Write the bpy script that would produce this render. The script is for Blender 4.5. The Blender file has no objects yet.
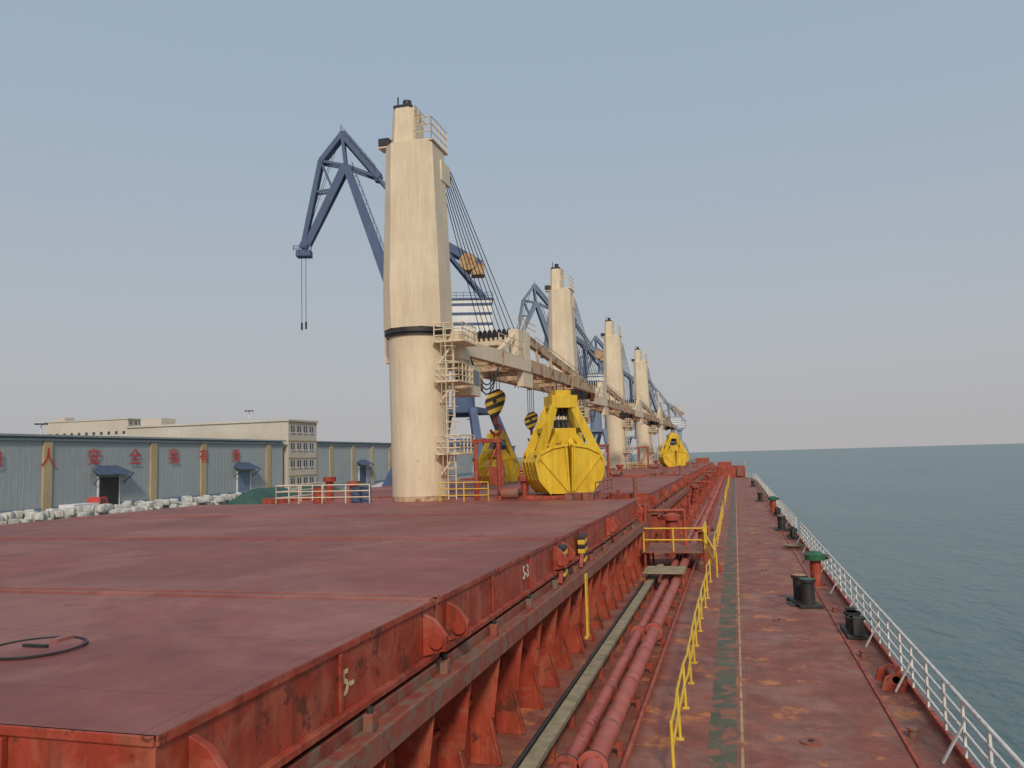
import bpy, bmesh, math, random
from mathutils import Vector, Matrix
random.seed(7)
scn=bpy.context.scene
scn.view_settings.view_transform='Standard'
scn.view_settings.look='None'
scn.view_settings.exposure=0
# ---------------------------------------------------------------- materials
def nd(nt,t,**k):
    n=nt.nodes.new(t)
    for a,b in k.items(): setattr(n,a,b)
    return n
def mat_paint(name,a,b,rust=(0.16,0.05,0.02),rust_amt=0.0,scale=0.5,rough=0.5,bump=0.15,dirt=0.25,rust_scale=1.2,streak=True,metal=0.0,seams=None,bscale=12,fade=None,fade_scale=0.35,fade_amt=0.5,runs=0.0,runcol=(0.10,0.03,0.015),edge=0.1):
    m=bpy.data.materials.new(name); m.use_nodes=True
    nt=m.node_tree; nt.nodes.clear(); L=nt.links.new
    out=nd(nt,'ShaderNodeOutputMaterial'); p=nd(nt,'ShaderNodeBsdfPrincipled')
    L(p.outputs[0],out.inputs[0])
    geo=nd(nt,'ShaderNodeNewGeometry')
    n1=nd(nt,'ShaderNodeTexNoise'); n1.inputs['Scale'].default_value=scale; n1.inputs['Detail'].default_value=5; n1.inputs['Roughness'].default_value=0.65
    L(geo.outputs['Position'],n1.inputs['Vector'])
    r1=nd(nt,'ShaderNodeValToRGB'); r1.color_ramp.elements[0].position=0.35; r1.color_ramp.elements[1].position=0.65
    r1.color_ramp.elements[0].color=(*a,1); r1.color_ramp.elements[1].color=(*b,1)
    L(n1.outputs['Fac'],r1.inputs[0]); col=r1.outputs[0]
    if fade:
        nf=nd(nt,'ShaderNodeTexNoise'); nf.inputs['Scale'].default_value=fade_scale; nf.inputs['Detail'].default_value=7; nf.inputs['Roughness'].default_value=0.65; nf.inputs['Distortion'].default_value=0.8
        mpf=nd(nt,'ShaderNodeMapping'); mpf.inputs['Location'].default_value=(13,7,3); L(geo.outputs['Position'],mpf.inputs['Vector']); L(mpf.outputs[0],nf.inputs['Vector'])
        rf=nd(nt,'ShaderNodeValToRGB'); rf.color_ramp.elements[0].position=0.47; rf.color_ramp.elements[1].position=0.60
        rf.color_ramp.elements[1].color=(fade_amt,)*3+(1,)
        L(nf.outputs['Fac'],rf.inputs[0])
        mx=nd(nt,'ShaderNodeMixRGB'); L(rf.outputs[0],mx.inputs[0]); L(col,mx.inputs[1]); mx.inputs[2].default_value=(*fade,1); col=mx.outputs[0]
    if dirt>0:
        mp=nd(nt,'ShaderNodeMapping'); mp.inputs['Scale'].default_value=(1,1,0.12 if streak else 1)
        L(geo.outputs['Position'],mp.inputs['Vector'])
        n2=nd(nt,'ShaderNodeTexNoise'); n2.inputs['Scale'].default_value=3.0 if streak else 1.3; n2.inputs['Detail'].default_value=6; n2.inputs['Roughness'].default_value=0.7
        L(mp.outputs[0],n2.inputs['Vector'])
        r2=nd(nt,'ShaderNodeValToRGB'); r2.color_ramp.elements[0].position=0.35; r2.color_ramp.elements[1].position=0.7
        r2.color_ramp.elements[0].color=(1-dirt,)*3+(1,); r2.color_ramp.elements[1].color=(1,1,1,1)
        L(n2.outputs['Fac'],r2.inputs[0])
        mx=nd(nt,'ShaderNodeMixRGB',blend_type='MULTIPLY'); mx.inputs[0].default_value=1
        L(col,mx.inputs[1]); L(r2.outputs[0],mx.inputs[2]); col=mx.outputs[0]
    if runs>0:
        mp=nd(nt,'ShaderNodeMapping'); mp.inputs['Scale'].default_value=(1,1,0.10)
        L(geo.outputs['Position'],mp.inputs['Vector'])
        n4=nd(nt,'ShaderNodeTexNoise'); n4.inputs['Scale'].default_value=5.5; n4.inputs['Detail'].default_value=4; L(mp.outputs[0],n4.inputs['Vector'])
        r4=nd(nt,'ShaderNodeValToRGB'); r4.color_ramp.elements[0].position=0.56; r4.color_ramp.elements[1].position=0.68; r4.color_ramp.elements[1].color=(runs,)*3+(1,)
        L(n4.outputs['Fac'],r4.inputs[0])
        mx=nd(nt,'ShaderNodeMixRGB'); L(r4.outputs[0],mx.inputs[0]); L(col,mx.inputs[1]); mx.inputs[2].default_value=(*runcol,1); col=mx.outputs[0]
    if rust_amt>0:
        n3=nd(nt,'ShaderNodeTexNoise'); n3.inputs['Scale'].default_value=rust_scale; n3.inputs['Detail'].default_value=8; n3.inputs['Roughness'].default_value=0.72
        L(geo.outputs['Position'],n3.inputs['Vector'])
        r3=nd(nt,'ShaderNodeValToRGB'); r3.color_ramp.elements[0].position=0.70-rust_amt*0.3; r3.color_ramp.elements[1].position=0.70+edge-rust_amt*0.3
        L(n3.outputs['Fac'],r3.inputs[0])
        mx=nd(nt,'ShaderNodeMixRGB'); L(r3.outputs[0],mx.inputs[0]); L(col,mx.inputs[1]); mx.inputs[2].default_value=(*rust,1); col=mx.outputs[0]
    if seams:
        bt=nd(nt,'ShaderNodeTexBrick'); bt.offset=0.0; bt.inputs['Scale'].default_value=1.0
        bt.inputs['Brick Width'].default_value=seams[0]; bt.inputs['Row Height'].default_value=seams[1]; bt.inputs['Mortar Size'].default_value=0.012
        bt.inputs['Mortar Smooth'].default_value=0.3
        L(geo.outputs['Position'],bt.inputs['Vector'])
        mm=nd(nt,'ShaderNodeMath',operation='MULTIPLY'); mm.inputs[1].default_value=seams[2]; L(bt.outputs['Fac'],mm.inputs[0])
        mx=nd(nt,'ShaderNodeMixRGB'); L(mm.outputs[0],mx.inputs[0]); L(col,mx.inputs[1]); mx.inputs[2].default_value=(a[0]*.3,a[1]*.3,a[2]*.3,1); col=mx.outputs[0]
    L(col,p.inputs['Base Color'])
    mr=nd(nt,'ShaderNodeMapRange'); mr.inputs['To Min'].default_value=max(0,rough-0.12); mr.inputs['To Max'].default_value=min(1,rough+0.18)
    L(n1.outputs['Fac'],mr.inputs['Value']); L(mr.outputs[0],p.inputs['Roughness'])
    p.inputs['Metallic'].default_value=metal
    if bump>0:
        nb=nd(nt,'ShaderNodeTexNoise'); nb.inputs['Scale'].default_value=bscale; nb.inputs['Detail'].default_value=3
        L(geo.outputs['Position'],nb.inputs['Vector'])
        bp=nd(nt,'ShaderNodeBump'); bp.inputs['Strength'].default_value=bump; bp.inputs['Distance'].default_value=0.03
        L(nb.outputs['Fac'],bp.inputs['Height']); L(bp.outputs[0],p.inputs['Normal'])
    return m
M={}
M['hatch']=mat_paint('hatch_top_paint',(0.235,0.064,0.052),(0.31,0.098,0.078),rust=(0.155,0.046,0.038),rust_amt=0.36,scale=0.22,rough=0.6,bump=0.14,dirt=0.25,streak=False,rust_scale=0.4,seams=(2.66,2.5,0.5),fade=(0.38,0.17,0.14),fade_scale=0.2,fade_amt=.5)
M['red']=mat_paint('red_oxide_paint',(0.36,0.046,0.024),(0.47,0.075,0.038),rust=(0.13,0.035,0.020),rust_amt=0.44,scale=0.8,rough=0.5,dirt=0.36,rust_scale=2.4,edge=.045,fade=(0.50,0.17,0.10),fade_scale=1.6,fade_amt=.5,runs=.42)
M['redrust']=mat_paint('worn_red_paint',(0.29,0.065,0.042),(0.38,0.115,0.07),rust=(0.21,0.125,0.09),rust_amt=0.72,scale=1.5,rough=0.65,dirt=0.35,rust_scale=2.6,edge=.06)
M['deck']=mat_paint('deck_paint',(0.28,0.078,0.050),(0.36,0.12,0.078),rust=(0.50,0.18,0.06),rust_amt=0.46,scale=0.35,rough=0.62,dirt=0.42,streak=False,rust_scale=0.7,edge=.07,seams=(9.0,2.45,0.3),fade=(0.36,0.18,0.135),fade_scale=.55,fade_amt=.7)
M['green']=mat_paint('green_path_paint',(0.10,0.105,0.062),(0.15,0.13,0.08),rust=(0.30,0.10,0.055),rust_amt=0.62,scale=0.9,rough=0.6,dirt=0.4,streak=False,rust_scale=1.6,edge=.05)
M['line']=mat_paint('line_paint',(0.46,0.30,0.13),(0.54,0.38,0.19),rust=(0.28,0.09,0.05),rust_amt=0.62,scale=2,rough=0.6,streak=False)
M['mark']=mat_paint('number_paint',(0.62,0.47,0.22),(0.70,0.55,0.30),rust=(0.40,0.15,0.08),rust_amt=0.25,scale=2,rough=0.6,rust_scale=9,bump=0,dirt=.1)
M['pipe']=mat_paint('pipe_pink_paint',(0.42,0.085,0.062),(0.52,0.14,0.105),rust=(0.17,0.05,0.03),rust_amt=0.42,scale=1.2,rough=0.5,rust_scale=3,edge=.05)
M['wood']=mat_paint('weathered_timber',(0.26,0.21,0.13),(0.42,0.34,0.22),rust=(0.13,0.07,0.045),rust_amt=0.3,scale=3,rough=0.8)
M['cream']=mat_paint('cream_paint',(0.72,0.585,0.41),(0.79,0.665,0.485),rust=(0.42,0.23,0.11),rust_amt=0.14,scale=0.4,rough=0.55,dirt=0.17,bump=0.06,runs=.16,runcol=(0.40,0.27,0.16),edge=.04)
M['jib']=mat_paint('jib_rusty_cream',(0.56,0.40,0.25),(0.70,0.54,0.36),rust=(0.28,0.11,0.05),rust_amt=0.64,scale=0.9,rough=0.65,dirt=0.4,rust_scale=.9,edge=.06)
M['yellow']=mat_paint('yellow_grab_paint',(0.76,0.47,0.015),(0.84,0.57,0.03),rust=(0.34,0.18,0.05),rust_amt=0.26,scale=1.0,rough=0.5,dirt=0.35,rust_scale=2.2,edge=.05)
M['ysafe']=mat_paint('yellow_rail_paint',(0.76,0.46,0.03),(0.82,0.56,0.07),rust=(0.30,0.13,0.05),rust_amt=0.3,scale=3,rough=0.5,rust_scale=4)
M['white']=mat_paint('white_rail_paint',(0.72,0.69,0.63),(0.84,0.81,0.76),rust=(0.34,0.15,0.07),rust_amt=0.33,scale=3,rough=0.5,rust_scale=5,edge=.05)
M['black']=mat_paint('black_steel',(0.02,0.02,0.022),(0.045,0.042,0.04),rust=(0.10,0.04,0.02),rust_amt=0.3,scale=2,rough=0.5)
M['dkgreen']=mat_paint('green_vent_paint',(0.02,0.10,0.05),(0.03,0.15,0.07),rust_amt=0.15,scale=3,rough=0.45)
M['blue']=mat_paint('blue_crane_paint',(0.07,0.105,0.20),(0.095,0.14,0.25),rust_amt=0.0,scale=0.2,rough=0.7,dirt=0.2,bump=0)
M['bluefar']=mat_paint('blue_crane_paint_hazed',(0.16,0.205,0.29),(0.19,0.235,0.32),scale=0.1,rough=0.9,dirt=0.1,bump=0)  # crane blue lightened: distance haze is put into the base colour
M['bluefar2']=mat_paint('blue_crane_paint_far_hazed',(0.27,0.305,0.38),(0.30,0.33,0.40),scale=0.1,rough=0.95,dirt=0.1,bump=0)  # farthest cranes: paler still, thicker haze painted into the colour
M['whouse']=mat_paint('white_cab_paint',(0.68,0.68,0.68),(0.78,0.78,0.77),scale=0.3,rough=0.5,dirt=0.15,bump=0)
M['wire']=mat_paint('wire_rope',(0.03,0.03,0.035),(0.05,0.05,0.05),scale=3,rough=0.6,bump=0,dirt=0)
M['glass']=mat_paint('dark_window_glass',(0.05,0.06,0.075),(0.08,0.09,0.10),scale=0.5,rough=0.2,bump=0,dirt=0)
# ---------------------------------------------------------------- mesh builder
class MB:
    def __init__(s): s.v=[];s.f=[];s.m=[];s.sm=[];s.mats=[]
    def mi(s,k):
        m=M[k] if isinstance(k,str) else k
        if m not in s.mats: s.mats.append(m)
        return s.mats.index(m)
    def add(s,vs,fs,mat,smooth=False):
        o=len(s.v); s.v+= [tuple(v) for v in vs]; i=s.mi(mat)
        for f in fs: s.f.append(tuple(o+a for a in f)); s.m.append(i); s.sm.append(smooth)
    def box(s,c,d,mat,rz=0,rx=0,ry=0):
        R=Matrix.Rotation(rz,3,'Z')@Matrix.Rotation(rx,3,'X')@Matrix.Rotation(ry,3,'Y'); c=Vector(c)
        vs=[c+R@Vector((x*d[0]/2,y*d[1]/2,z*d[2]/2)) for z in(-1,1) for x,y in((-1,-1),(1,-1),(1,1),(-1,1))]
        s.add(vs,[(3,2,1,0),(4,5,6,7),(0,1,5,4),(1,2,6,5),(2,3,7,6),(3,0,4,7)],mat)
    def bb(s,x0,x1,y0,y1,z0,z1,mat): s.box(((x0+x1)/2,(y0+y1)/2,(z0+z1)/2),(abs(x1-x0),abs(y1-y0),abs(z1-z0)),mat)
    def beam(s,p1,p2,w,h,mat,w2=None,h2=None):
        p1=Vector(p1);p2=Vector(p2); d=(p2-p1).normalized(); up=Vector((0,0,1))
        if abs(d.z)>0.98: up=Vector((0,1,0))
        r=d.cross(up).normalized(); u=r.cross(d); w2=w2 or w; h2=h2 or h
        vs=[p1+r*x*w/2+u*y*h/2 for x,y in((-1,-1),(1,-1),(1,1),(-1,1))]+[p2+r*x*w2/2+u*y*h2/2 for x,y in((-1,-1),(1,-1),(1,1),(-1,1))]
        s.add(vs,[(3,2,1,0),(4,5,6,7),(0,1,5,4),(1,2,6,5),(2,3,7,6),(3,0,4,7)],mat)
    def cyl(s,p1,p2,r1,mat,r2=None,seg=12,smooth=True):
        p1=Vector(p1);p2=Vector(p2); d=(p2-p1).normalized(); r2=r1 if r2 is None else r2
        up=Vector((0,0,1)) if abs(d.z)<0.95 else Vector((1,0,0))
        a=d.cross(up).normalized(); b=d.cross(a)
        vs=[];
        for p,r in((p1,r1),(p2,r2)):
            for i in range(seg):
                t=2*math.pi*i/seg; vs.append(p+a*math.cos(t)*r+b*math.sin(t)*r)
        s.add(vs,[(i,(i+1)%seg,seg+(i+1)%seg,seg+i) for i in range(seg)],mat,smooth)
        s.add(vs[:seg],[tuple(range(seg))],mat); s.add(vs[seg:],[tuple(range(seg))],mat)
    def prism(s,poly,ax,a0,a1,mat):
        n=len(poly)
        def P(q,a): return {'x':(a,q[0],q[1]),'y':(q[0],a,q[1]),'z':(q[0],q[1],a)}[ax]
        vs=[P(q,a0) for q in poly]+[P(q,a1) for q in poly]
        s.add(vs,[tuple(range(n)),tuple(range(n,2*n))]+[(i,(i+1)%n,n+(i+1)%n,n+i) for i in range(n)],mat)
    def loft(s,rings,mat,smooth=False):
        n=len(rings[0]); vs=[p for r in rings for p in r]; fs=[tuple(range(n)),tuple(range(len(vs)-n,len(vs)))]
        for k in range(len(rings)-1):
            for i in range(n): fs.append((k*n+i,k*n+(i+1)%n,(k+1)*n+(i+1)%n,(k+1)*n+i))
        s.add(vs,fs,mat,smooth)
    def rail(s,pts,h,mat,r=0.03,n=2,sp=1.5):
        pts=[Vector(p) for p in pts]
        for a,b in zip(pts[:-1],pts[1:]):
            for k in range(n): 
                o=Vector((0,0,h*(k+1)/n)); s.cyl(a+o,b+o,r,mat,seg=6)
            L=(b-a).length; c=max(1,int(round(L/sp)))
            for i in range(c+1):
                q=a+(b-a)*i/c; s.cyl(q,q+Vector((0,0,h)),r*1.1,mat,seg=6)
    def mesh(s,name):
        me=bpy.data.meshes.new(name); me.from_pydata(s.v,[],s.f)
        for m in s.mats: me.materials.append(m)
        me.polygons.foreach_set('material_index',s.m); me.polygons.foreach_set('use_smooth',s.sm)
        bm=bmesh.new(); bm.from_mesh(me); bmesh.ops.recalc_face_normals(bm,faces=bm.faces); bm.to_mesh(me); bm.free()
        return me
    def obj(s,name,loc=(0,0,0),rz=0,bevel=0):
        return place(s.mesh(name),name,loc,rz,bevel)
def place(me,name,loc=(0,0,0),rz=0,bevel=0,sc=1):
    o=bpy.data.objects.new(name,me); scn.collection.objects.link(o); o.location=loc; o.rotation_euler=(0,0,rz); o.scale=(sc,)*3 if not isinstance(sc,tuple) else sc
    if bevel:
        b=o.modifiers.new('bevel','BEVEL'); b.width=bevel; b.segments=2; b.limit_method='ANGLE'; b.angle_limit=math.radians(40)
    return o
def text(body,size,mat,loc,name,rot=(math.pi/2,0,math.pi/2),ext=0.004,parent=None,off=.012):
    c=bpy.data.curves.new(name,'FONT'); c.body=body; c.size=size; c.extrude=ext; c.align_x='CENTER'; c.offset=size*off
    o=bpy.data.objects.new(name,c); scn.collection.objects.link(o); o.location=loc; o.rotation_euler=rot
    c.materials.append(M[mat] if isinstance(mat,str) else mat)
    bpy.context.view_layer.update()
    me=bpy.data.meshes.new_from_object(o); n=bpy.data.objects.new(name,me); scn.collection.objects.link(n); n.matrix_world=o.matrix_world.copy()
    bpy.data.objects.remove(o)
    if parent: n.parent=parent
    return n
# ---------------------------------------------------------------- ship
CX=-18.6; SB=3.95
hull_pts=[(SB,-40),(SB,170),(SB-.6,182),(SB-2.2,194),(SB-5,206),(SB-10,218),(SB-16,226),(CX,230)]
hull_pts=hull_pts+[(2*CX-x,y) for x,y in reversed(hull_pts[:-1])]
b=MB(); b.prism(hull_pts,'z',-0.03,-12.5,'red'); b.prism(hull_pts,'z',0.0,-0.03,'deck')
b.obj('ship_hull')
b=MB()
b.bb(SB-0.10,SB,-40,170,0.002,0.16,'red')
b.bb(SB-0.95,SB-0.88,-40,168,0.002,0.05,'red')
b.obj('gunwale_bar')
b=MB(); b.bb(-0.84,-0.27,-20,186,0.002,0.006,'green'); b.obj('deck_walkway_path')
b=MB(); b.bb(-0.19,-0.13,-20,186,0.002,0.007,'line'); b.obj('deck_marking')
fc=[(SB-1.9,192),(SB-2.2,194),(SB-5,206),(SB-10,218),(SB-16,226),(CX,229.8)]
fc=fc+[(2*CX-x,y) for x,y in reversed(fc[:-1])]
b=MB(); b.prism(fc,'z',0.01,2.6,'red')
b.rail([(x,y,2.6) for x,y in fc],1.1,'white',r=0.04,n=3,sp=2)
b.bb(-4,-1.0,191.5,193.5,0.01,3.6,'red'); b.bb(-9,-6,194,198,2.6,4.6,'red'); b.bb(.2,1.4,191.4,191.98,0.3,2.3,'redrust'); b.obj('forecastle')
b=MB(); b.cyl((CX,212,2.6),(CX,212,18),0.55,'cream',r2=0.4); b.cyl((CX,212,18),(CX,212,22),0.15,'cream'); b.box((CX,212,15),(3,1.2,.2),'cream'); b.rail([(CX-1.5,211.4,15.1),(CX+1.5,211.4,15.1)],1,'cream'); b.cyl((CX,212,9),(CX-2.5,214,2.6),.15,'cream'); b.cyl((CX,212,9),(CX+2.5,214,2.6),.15,'cream'); b.obj('foremast')
W1=-5.15; W0=2*CX-W1
def hatch(length,joints,name):
    b=MB(); ys=[0]+joints+[length]
    for a,c in zip(ys[:-1],ys[1:]):
        y0=a+(0.06 if a>0 else 0); y1=c-(0.06 if c<length else 0)
        b.bb(W0,W1,y0,y1,2.62,3.56,'red')
        nx=11; ny=max(2,int((y1-y0)/2.5)); vs=[]
        sx=nx*3; sy=ny*3
        for j in range(sy+1):
            for i in range(sx+1):
                e=0 if i in(0,sx) or j in(0,sy) else 1
                d=-0.012*e*(abs(math.sin(math.pi*i/3))+abs(math.sin(math.pi*j/3)))+random.uniform(-.004,.004)*e
                vs.append((W0-.03+(W1-W0+.06)*i/sx,y0+(y1-y0)*j/sy,3.60+d))
        b.add(vs,[(j*(sx+1)+i,j*(sx+1)+i+1,(j+1)*(sx+1)+i+1,(j+1)*(sx+1)+i) for j in range(sy) for i in range(sx)],'hatch',True)
        b.bb(W1+.0,W1+.035,y0,y1,3.50,3.597,'red'); b.bb(W0-.035,W0,y0,y1,3.5,3.597,'red')
        b.bb(W1+.002,W1+.12,y0+.1,y1-.1,2.64,2.74,'red')
        for yy in (y0+.5,y1-.5):
            b.prism([(W1,2.75),(W1+.38,2.85),(W1+.42,3.1),(W1+.22,3.35),(W1,3.45)],'y',yy-.05,yy+.05,'red')
            b.cyl((W1+.26,yy-.12,3.02),(W1+.26,yy+.12,3.02),.13,'red',seg=10)
        n=int((y1-y0)/3.2)
        for i in range(1,n):
            yy=y0+(y1-y0)*i/n
            b.bb(W1+.002,W1+.05,yy-.04,yy+.04,2.74,3.49,'red')
    for yy,s in((0,-1),(length,1)):
        b.bb(W0,W1,yy,yy+s*.03,3.50,3.597,'red')
        x=W0+1.2
        while x<W1: b.bb(x-.05,x+.05,yy,yy+s*.08,2.65,3.49,'red'); x+=2.4
    for j in joints:
        b.bb(W0+.05,W1-.05,j-.05,j+.05,2.8,3.50,'black')
        b.bb(W0,W1,j-.30,j-.10,3.58,3.635,'hatch'); b.bb(W0,W1,j+.10,j+.2,3.58,3.63,'hatch')
    for sx,s in ((W1-.25,1),(W0+.25,-1)):
        b.bb(sx-.05,sx+.05,.15,length-.15,0.0,2.5,'red')
        o=sx+s*0.05
        b.bb(o,o+s*.66,0.1,length-.1,2.28,2.38,'redrust')
        b.bb(o+s*.62,o+s*.70,0.1,length-.1,2.10,2.46,'redrust')
        b.bb(o+s*.22,o+s*.30,0.1,length-.1,2.38,2.56,'redrust')
        b.bb(o,o+s*.10,0.15,length-.15,1.15,1.25,'red')
        b.cyl((o+s*.18,.2,1.9),(o+s*.18,length-.2,1.9),.05,'redrust',seg=6)
        n=int(length/1.75)
        for i in range(n+1):
            yy=.3+(length-.6)*i/n
            b.prism([(o,2.28),(o+s*.62,2.28),(o+s*.58,1.7),(o+s*.42,.9),(o+s*.62,.0),(o,0)],'y',yy-.02,yy+.02,'red')
            b.beam((o+s*.61,yy,2.25),(o+s*.43,yy,.9),.16,.03,'red'); b.beam((o+s*.43,yy,.9),(o+s*.64,yy,.02),.16,.03,'red')
        y=1.0
        while y<length-1:
            b.bb(o+s*.36,o+s*.5,y-.08,y+.08,2.38,2.62,'redrust'); b.cyl((o+s*.43,y,2.6),(o+s*.43,y,2.70),.05,'black',seg=6); y+=2.9
    for yy,s in ((.2,-1),(length-.2,1)):
        b.bb(W0+.25,W1-.25,yy-.05,yy+.05,0,2.5,'red'); b.bb(W0+.1,W1-.1,yy,yy+s*.5,2.28,2.38,'redrust')
        x=W0+1
        while x<W1-.5:
            b.bb(x-.02,x+.02,yy,yy+s*.45,0,2.28,'red'); x+=1.9
    return b.mesh(name)
h5=hatch(36.5,[7.0,16.9,26.8],'hatch_cover')
place(h5,'hatch_cover',(0,6.3,0),bevel=0.012)
hh=hatch(35.0,[8.7,17.5,26.3],'hatch_cover_mesh')
for k in range(3): place(hh,'hatch_cover',(0,49.8+42*k,0))
hs=hatch(16.0,[8.0],'hatch_cover_short'); place(hs,'hatch_cover',(0,175.5,0))
b=MB()
N=36
for i in range(N):
    t0=2*math.pi*i/N;t1=2*math.pi*(i+1)/N
    b.beam((-9.3+.62*math.cos(t0),9.0+.62*math.sin(t0),3.612),(-9.3+.62*math.cos(t1),9.0+.62*math.sin(t1),3.612),.035,.02,'black')
b.cyl((-9.3,9,3.58),(-9.3,9,3.607),.57,'hatch',seg=32,smooth=False); b.beam((-9.5,9,3.63),(-9.1,9,3.63),.05,.04,'black'); b.box((-9.3,9.45,3.62),(.14,.3,.05),'hatch')
b.obj('hatch_access_lid')
text('5-',.46,'mark',(W1+.009,10.0,2.93),'hatch_number_marking',ext=.003,off=.02)
text('5-3',.44,'white',(W1+.009,19.5,3.02),'hatch_number_marking',ext=.003,off=.015)
b=MB()
for yy in (23.0,26.2):
    for k in range(6):
        mt='ysafe' if k%2==0 else 'black'
        z0=2.55+k*.14; w=.26 if 0<k<5 else .18
        b.prism([(yy-w,z0),(yy+w,z0+.05),(yy+w,z0+.19),(yy-w,z0+.14)],'x',-5.08,-4.85,mt)
    b.beam((-4.95,yy-.5,2.4),(-4.95,yy+.1,3.2),.12,.12,'red')
b.obj('hatch_lifting_lug',bevel=.02)
b=MB(); b.bb(-4.66,-4.60,24.7,24.95,.5,2.35,'ysafe'); b.bb(-4.7,-4.60,24.6,25.05,.42,.5,'ysafe'); b.obj('yellow_marker_post',bevel=.01)
b=MB()
for x,z,r in((-2.70,.52,.19),(-3.17,.46,.15)):
    b.cyl((x,-5,z),(x,188,z),r,'pipe',seg=20)
    y=3.5
    while y<188:
        b.cyl((x,y-.06,z),(x,y+.06,z),r+.09,'pipe',seg=20); b.cyl((x,y-.012,z),(x,y+.012,z),r+.1,'black',seg=20)
        y+=11
y=1.0
while y<188:
    b.bb(-3.4,-2.45,y-.05,y+.05,.16,.27,'red'); b.bb(-3.38,-3.28,y-.05,y+.05,0,.16,'red'); b.bb(-2.56,-2.46,y-.05,y+.05,0,.16,'red')
    for x,z,r in((-2.70,.52,.205),(-3.17,.46,.165)):
        b.cyl((x,y-.03,z),(x,y+.03,z),r,'redrust',seg=16)
    y+=3.1
b.cyl((-2.32,-5,.18),(-2.32,188,.18),.06,'red',seg=8)
b.obj('deck_pipeline')
b=MB(); b.bb(-3.95,-3.66,-5,40.5,.46,.56,'wood')
y=0
while y<40: b.bb(-3.87,-3.74,y,y+.1,0,.46,'red'); y+=2
b.cyl((-4.12,-5,.42),(-4.12,40.5,.42),.05,'black',seg=8)
b.obj('cable_tray')
b=MB()
for i in range(7): b.box((-3.22,35.3+i*.3,.885),(1.75,.22,.06),'wood',rz=random.uniform(-.02,.02))
for x in(-4.05,-2.42): b.bb(x,x+.08,35.1,37.4,.75,.85,'red')
for x in(-4.05,-2.42):
    for y in(35.15,37.3): b.bb(x,x+.08,y,y+.08,0,.75,'red')
b.obj('pipe_crossing_step')
b=MB()
b.bb(-4.8,-1.7,41.4,45.6,.98,1.05,'redrust')
for x in(-4.7,-1.8):
    for y in(41.5,45.4): b.bb(x,x+.1,y,y+.1,0,.98,'red')
b.rail([(-4.7,41.5,1.05),(-1.75,41.5,1.05),(-1.75,45.5,1.05)],1.15,'ysafe',r=.045,n=2,sp=1.5)
b.beam((-1.7,42,1.0),(-.9,42,0),.1,.1,'red');b.beam((-1.7,43,1.0),(-.9,43,0),.1,.1,'red')
b.rail([(-1.75,41.5,1.05),(-1.1,39.5,0.1)],1.1,'ysafe',r=.045,n=2,sp=1.5)
b.obj('crossing_platform')
b=MB()
def hr(y0,y1,x):
    y=y0; prev=None
    while y<=y1+.01:
        jx=random.uniform(-.05,.05); p=Vector((x+jx,y,0)); lean=Vector((random.uniform(-.03,.03),random.uniform(-.04,.04),1.02))
        b.cyl(p,p+lean,.035,'ysafe',seg=8); b.bb(p.x-.08,p.x+.08,y-.08,y+.08,0,.02,'ysafe')
        if prev is not None:
            for f in(.98,.54):
                a_=prev[0]+prev[1]*f; c_=p+lean*f
                m=(a_+c_)/2+Vector((random.uniform(-.02,.02),0,-random.uniform(.01,.07)))
                b.cyl(a_,m,.033,'ysafe',seg=8); b.cyl(m,c_,.033,'ysafe',seg=8)
        prev=(p,lean); y+=2.1
hr(15.6,40,-1.42); hr(47,86,-1.42); hr(92,128,-1.42); hr(134,180,-1.42)
b.obj('yellow_handrail')
b=MB()
x=SB-.05; i=0
for s0,s1 in [(-6,56.5),(60,168)]:
    y=s0
    while y<=s1:
        b.box((x+random.uniform(-.02,.02),y,.68),(.045,.10,1.08),'white',rx=random.uniform(-.02,.02))
        if i%3==0: b.beam((x,y,.8),(x-.42,y,.03),.08,.035,'white')
        i+=1; y+=1.55
    for z in(1.2,.9,.62,.36): b.cyl((x,s0,z),(x,s1,z),.030 if z<1.1 else .042,'white',seg=8)
for (xa,ya),(xb,yb) in zip(hull_pts[1:3],hull_pts[2:4]):
    b.rail([(xa-.1,ya,.1),(xb-.1,yb,.1)],1.1,'white',n=3)
b.obj('deck_railing')
def bollard(loc,name='mooring_bollard'):
    b=MB(); b.bb(-.42,.42,-.95,.95,0,.14,'black')
    for y in(-.52,.52):
        b.cyl((0,y,.14),(0,y,.95),.25,'black',seg=20); b.cyl((0,y,.95),(0,y,1.05),.31,'black',seg=20); b.cyl((0,y,1.05),(0,y,1.065),.27,'dkgreen' if y<0 else 'line',seg=20)
    for sx in (-1,1): b.beam((sx*.42,0,.07),(sx*.6,0,.0),.8,.04,'black')
    return b.obj(name,loc,math.radians(12) if loc[1]<40 else 0,bevel=.01)
bollard((2.3,33.5,0)); bollard((3.1,64,0)); bollard((2.6,100,0)); bollard((2.6,140,0))
def vent(loc,h=1.3,cap='dkgreen',r=.28):
    b=MB(); b.cyl((0,0,0),(0,0,h),r,'red',seg=20); b.cyl((0,0,.0),(0,0,.06),r+.12,'red',seg=20)
    b.cyl((0,0,h-.12),(0,0,h+.12),r+.20,cap,seg=24); b.cyl((0,0,h+.12),(0,0,h+.26),r+.20,cap,r2=r*.5,seg=24)
    b.cyl((r+.18,0,h),(r+.32,0,h),.1,'black',seg=10); b.obj('mushroom_ventilator',loc)
vent((3.2,38.5,0),1.2,'dkgreen',.24); vent((3.3,82,0)); vent((-2.0,47.5,0),1.6,'red'); vent((-3.8,48.3,0),2.2,'red',.35); vent((-4.4,90,0),2.2,'red',.35); vent((-4.2,132,0),2.2,'red',.35)
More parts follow.
